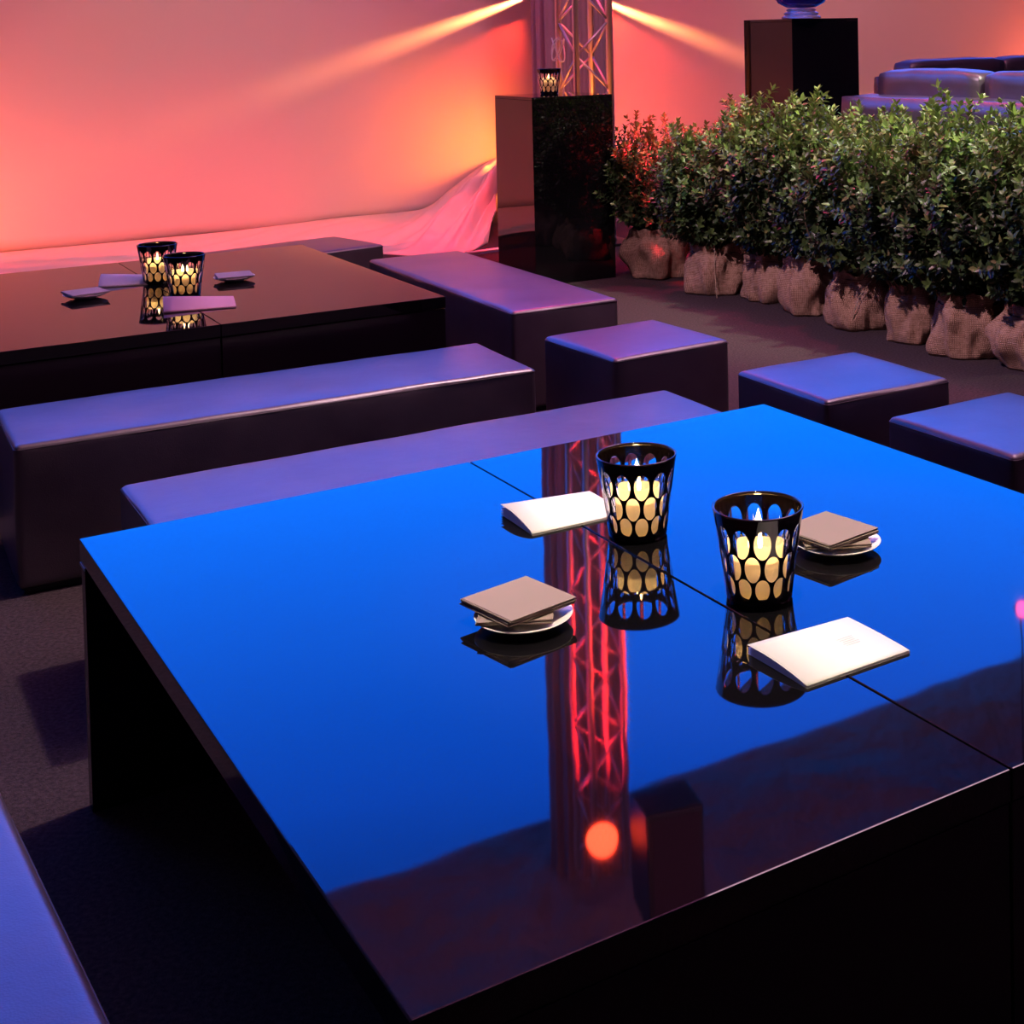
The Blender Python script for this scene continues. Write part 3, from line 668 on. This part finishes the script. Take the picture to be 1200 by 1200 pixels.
# ------------------------------------------------------------------ shrubs in burlap sacks
def sack_mesh(r, h, sd):
    bm = NB(); seg, nz = 72, 26; ul = bm.loops.layers.uv.verify(); rings = []
    prof = []
    for k in range(nz+1):
        t = k/nz; prof.append((r*(0.80+0.26*math.sin(PI*min(1, t*1.15+0.06))**0.7-0.02*t), h*t))
    prof += [(r*0.80, h*1.0), (r*0.78, h*0.90), (r*0.76, h*0.80)]
    for q, (rr, z) in enumerate(prof):
        ring = []
        for i in range(seg):
            a = 2*PI*i/seg; c_, s_ = math.cos(a), math.sin(a)
            n1 = noise.noise(Vector((c_*1.6+sd, s_*1.6, z*5))); n2 = noise.noise(Vector((c_*4+sd, s_*4, z*9+3)))
            fold = 0.014*math.sin(a*5+sd+z*14*math.sin(sd))*min(1, z/h*1.3)
            R = rr*(1.05+0.34*n1+0.14*n2)+fold*(1 if q <= nz else 0.5)
            zz = z
            if z > h*0.75: zz = z+0.035*(noise.noise(Vector((c_*1.5+sd*2, s_*1.5, 7)))+0.25*math.sin(a*9+sd))*((z/h-0.75)*4)
            ring.append(bm.verts.new((R*c_, R*s_, max(0.003, zz))))
        rings.append(ring)
    for a in range(len(rings)-1):
        for i in range(seg):
            j = (i+1) % seg; f = bm.faces.new((rings[a][i], rings[a][j], rings[a+1][j], rings[a+1][i]))
            for lp, (uu, vv_) in zip(f.loops, ((i, a), (i+1, a), (i+1, a+1), (i, a+1))): lp[ul].uv = (uu/seg*3.0, vv_/nz)
    bm.faces.new(list(reversed(rings[0])))
    return bm
def add_leaf(V, Fc, Cl, p, d, up, ln, wd, col):
    side = d.cross(up)
    if side.length < 1e-4: side = d.orthogonal()
    side.normalize(); nrm = side.cross(d).normalized(); b = len(V)
    V += [p, p+d*ln*0.35+side*wd*0.5+nrm*wd*0.16, p+d*ln*0.72+side*wd*0.38+nrm*wd*0.10-nrm*ln*0.05, p+d*ln-nrm*ln*0.12, p+d*ln*0.72-side*wd*0.38+nrm*wd*0.10-nrm*ln*0.05, p+d*ln*0.35-side*wd*0.5+nrm*wd*0.16, p+d*ln*0.5-nrm*ln*0.02]
    Fc += [(b, b+1, b+6), (b+1, b+2, b+6), (b+2, b+3, b+6), (b+3, b+4, b+6), (b+4, b+5, b+6), (b+5, b, b+6)]
    Cl += [col]*6
def shrub_meshes(sd, Hh=0.93, spread=0.26, nst=40):
    rg = random.Random(sd); V, Fc, Cl = [], [], []; sb = NB()
    def leaf_at(p, o_, dr, el, hh, t):
        d = (o_+dr*el+Vector((0, 0, 0.10))).normalized()
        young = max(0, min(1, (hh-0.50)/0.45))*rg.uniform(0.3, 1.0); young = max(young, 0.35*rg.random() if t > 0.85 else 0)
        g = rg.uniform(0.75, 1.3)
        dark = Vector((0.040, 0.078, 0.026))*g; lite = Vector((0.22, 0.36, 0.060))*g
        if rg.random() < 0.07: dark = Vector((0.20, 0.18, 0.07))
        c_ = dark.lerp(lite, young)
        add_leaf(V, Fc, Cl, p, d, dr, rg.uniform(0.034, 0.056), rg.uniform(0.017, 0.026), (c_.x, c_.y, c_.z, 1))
    def shoot(pts, rad, gap, lo_t):
        n = len(pts)-1; tube(sb, pts, rad, 5, taper=0.35); ln = (pts[-1]-pts[0]).length; nl = max(4, int(ln/gap)); ph = rg.random()*6
        for k in range(nl):
            t = lo_t+(1-lo_t)*k/(nl-1); x = t*n; i = min(int(x), n-1); p = pts[i].lerp(pts[i+1], x-i); dr = (pts[i+1]-pts[i]).normalized()
            tip = t > 0.94
            for w_ in range(4 if tip else 2):
                ang = ph+k*1.57+w_*(PI/2 if tip else PI)+rg.uniform(-.4, .4)
                o1 = dr.orthogonal().normalized(); o2 = dr.cross(o1); o_ = o1*math.cos(ang)+o2*math.sin(ang)
                leaf_at(p, o_, dr, rg.uniform(0.8, 1.8) if tip else rg.uniform(0.0, 0.9), p.z/Hh, t)
    for s_ in range(nst):
        a = rg.random()*2*PI; rr = math.sqrt(rg.random()); top_h = Hh*(0.98-0.30*rr**2.5)*rg.uniform(0.78, 1.10)
        base = Vector((0.09*rr*math.cos(a), 0.09*rr*math.sin(a), -0.02)); dirv = Vector((math.cos(a), math.sin(a), 0))
        bend = Vector((rg.uniform(-.06, .06), rg.uniform(-.06, .06), 0)); n = 9
        tip = base+dirv*spread*rr; tip.z = top_h
        pts = [base.lerp(tip, k/n)+dirv*0.12*rr*math.sin(PI*k/n)+bend*math.sin(PI*k/n*1.3) for k in range(n+1)]
        shoot(pts, 0.0045, 0.026, 0.12)
        for q in range(15):
            t = 0.10+0.84*(q+rg.random())/15; x = t*n; i = min(int(x), n-1); p = pts[i].lerp(pts[i+1], x-i); b = rg.random()*2*PI
            ln = rg.uniform(0.07, 0.19)*(1.15-0.5*t); el = rg.uniform(0.1, 0.7) if t < 0.35 else rg.uniform(0.3, 1.3)
            d = Vector((math.cos(b), math.sin(b), el)).normalized(); m_ = p+d*ln*0.5; e_ = p+d*ln+Vector((0, 0, ln*0.18*(1 if t > .35 else 0.2)))
            if e_.z < 0.05: continue
            shoot([p, m_, e_], 0.0022, 0.019, 0.25)
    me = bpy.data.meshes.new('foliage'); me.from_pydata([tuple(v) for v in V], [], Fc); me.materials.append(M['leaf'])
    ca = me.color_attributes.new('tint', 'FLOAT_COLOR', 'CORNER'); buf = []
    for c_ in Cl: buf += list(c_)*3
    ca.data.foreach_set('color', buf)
    for p in me.polygons: p.use_smooth = True
    sm = bpy.data.meshes.new('stems'); sb.to_mesh(sm); sb.free(); sm.materials.append(M['bark'])
    return me, sm
protos = [shrub_meshes(s_) for s_ in (11, 23, 37, 51)]
# x, y (bottom front of the sack), sack radius, height, foliage scale, label
SH = [(-0.255, 9.471, 0.215, 0.33, 0.86, 0, 'red-lit shrub in a burlap sack, right beside the tall plinth'),
      (0.124, 8.840, 0.180, 0.31, 0.92, 1, 'shrub in a burlap sack with a twine hanging down its front'),
      (0.455, 8.56, 0.165, 0.30, 1.0, 2, 'shrub in a narrow burlap sack half hidden behind its right neighbour'),
      (0.672, 8.144, 0.180, 0.33, 1.02, 3, 'shrub in a round burlap sack bulging in front of the narrow one'),
      (0.910, 7.700, 0.185, 0.33, 1.0, 0, 'shrub in a pinkish burlap sack with a diagonal stitched seam'),
      (1.135, 7.361, 0.140, 0.31, 1.02, 1, 'shrub in the slimmest burlap sack, behind the square middle stool'),
      (1.36, 6.98, 0.185, 0.31, 1.05, 2, 'shrub in a wide slumped burlap sack near the right picture edge'),
      (1.64, 6.66, 0.19, 0.31, 1.05, 3, 'shrub in a burlap sack cut by the right picture edge'),
      (0.30, 9.45, 0.17, 0.30, 0.95, 3, 'shrub of the rear row peeking over behind the twine-hung sack'),
      (0.95, 8.75, 0.17, 0.30, 0.98, 1, 'shrub of the rear row behind the round bulging sack'),
      (1.30, 8.05, 0.17, 0.30, 1.0, 0, 'shrub of the rear row behind the slimmest sack'),
      (1.70, 7.35, 0.17, 0.30, 1.0, 2, 'shrub of the rear row close to the right picture edge')]
for i, (x, y, r, h, fs, pi_, lb) in enumerate(SH):
    t = thing('potted_shrub', lb, 'shrub', (x, y+r*0.95, 0), 0, 'shrubs in burlap sacks along the hedge row')
    obj('burlap_sack', sack_mesh(r, h, i*3.7+1), M['burlap'], t, True)
    bm = NB(); bmesh.ops.create_circle(bm, cap_ends=True, radius=r*0.82, segments=32); bmesh.ops.translate(bm, vec=(0, 0, h*0.83), verts=bm.verts); obj('soil', bm, M['soil'], t)
    fm, sm = protos[pi_]
    fo = bpy.data.objects.new('foliage', fm); so = bpy.data.objects.new('stems', sm)
    for o in (fo, so):
        C.objects.link(o); o.parent = t; o.location = (0, 0, h*0.84); o.rotation_euler.z = i*1.9; o.scale = (fs*0.98, fs*0.98, fs)
    if i == 1:
        bm = NB(); R = r*1.12; a = -1.62
        tube(bm, [(R*0.75*math.cos(a), R*0.75*math.sin(a), h+0.05), (R*0.9*math.cos(a), R*0.95*math.sin(a), h+0.01), (R*math.cos(a), R*1.08*math.sin(a), h*0.6), (R*math.cos(a)+0.005, R*1.12*math.sin(a), h*0.2), (R*math.cos(a)+0.01, R*1.35*math.sin(a), 0.006)], 0.0022, 6)
        obj('twine', bm, M['twine'], t, True)
    if i == 4:
        bm = NB(); tube(bm, [((r*1.09)*math.cos(a), (r*1.09)*math.sin(a), h*z) for a, z in ((-1.3, 0.95), (-1.5, 0.8), (-1.75, 0.6), (-1.9, 0.35), (-1.95, 0.1))], 0.0022, 6); obj('stitched_seam', bm, M['twine'], t, True)
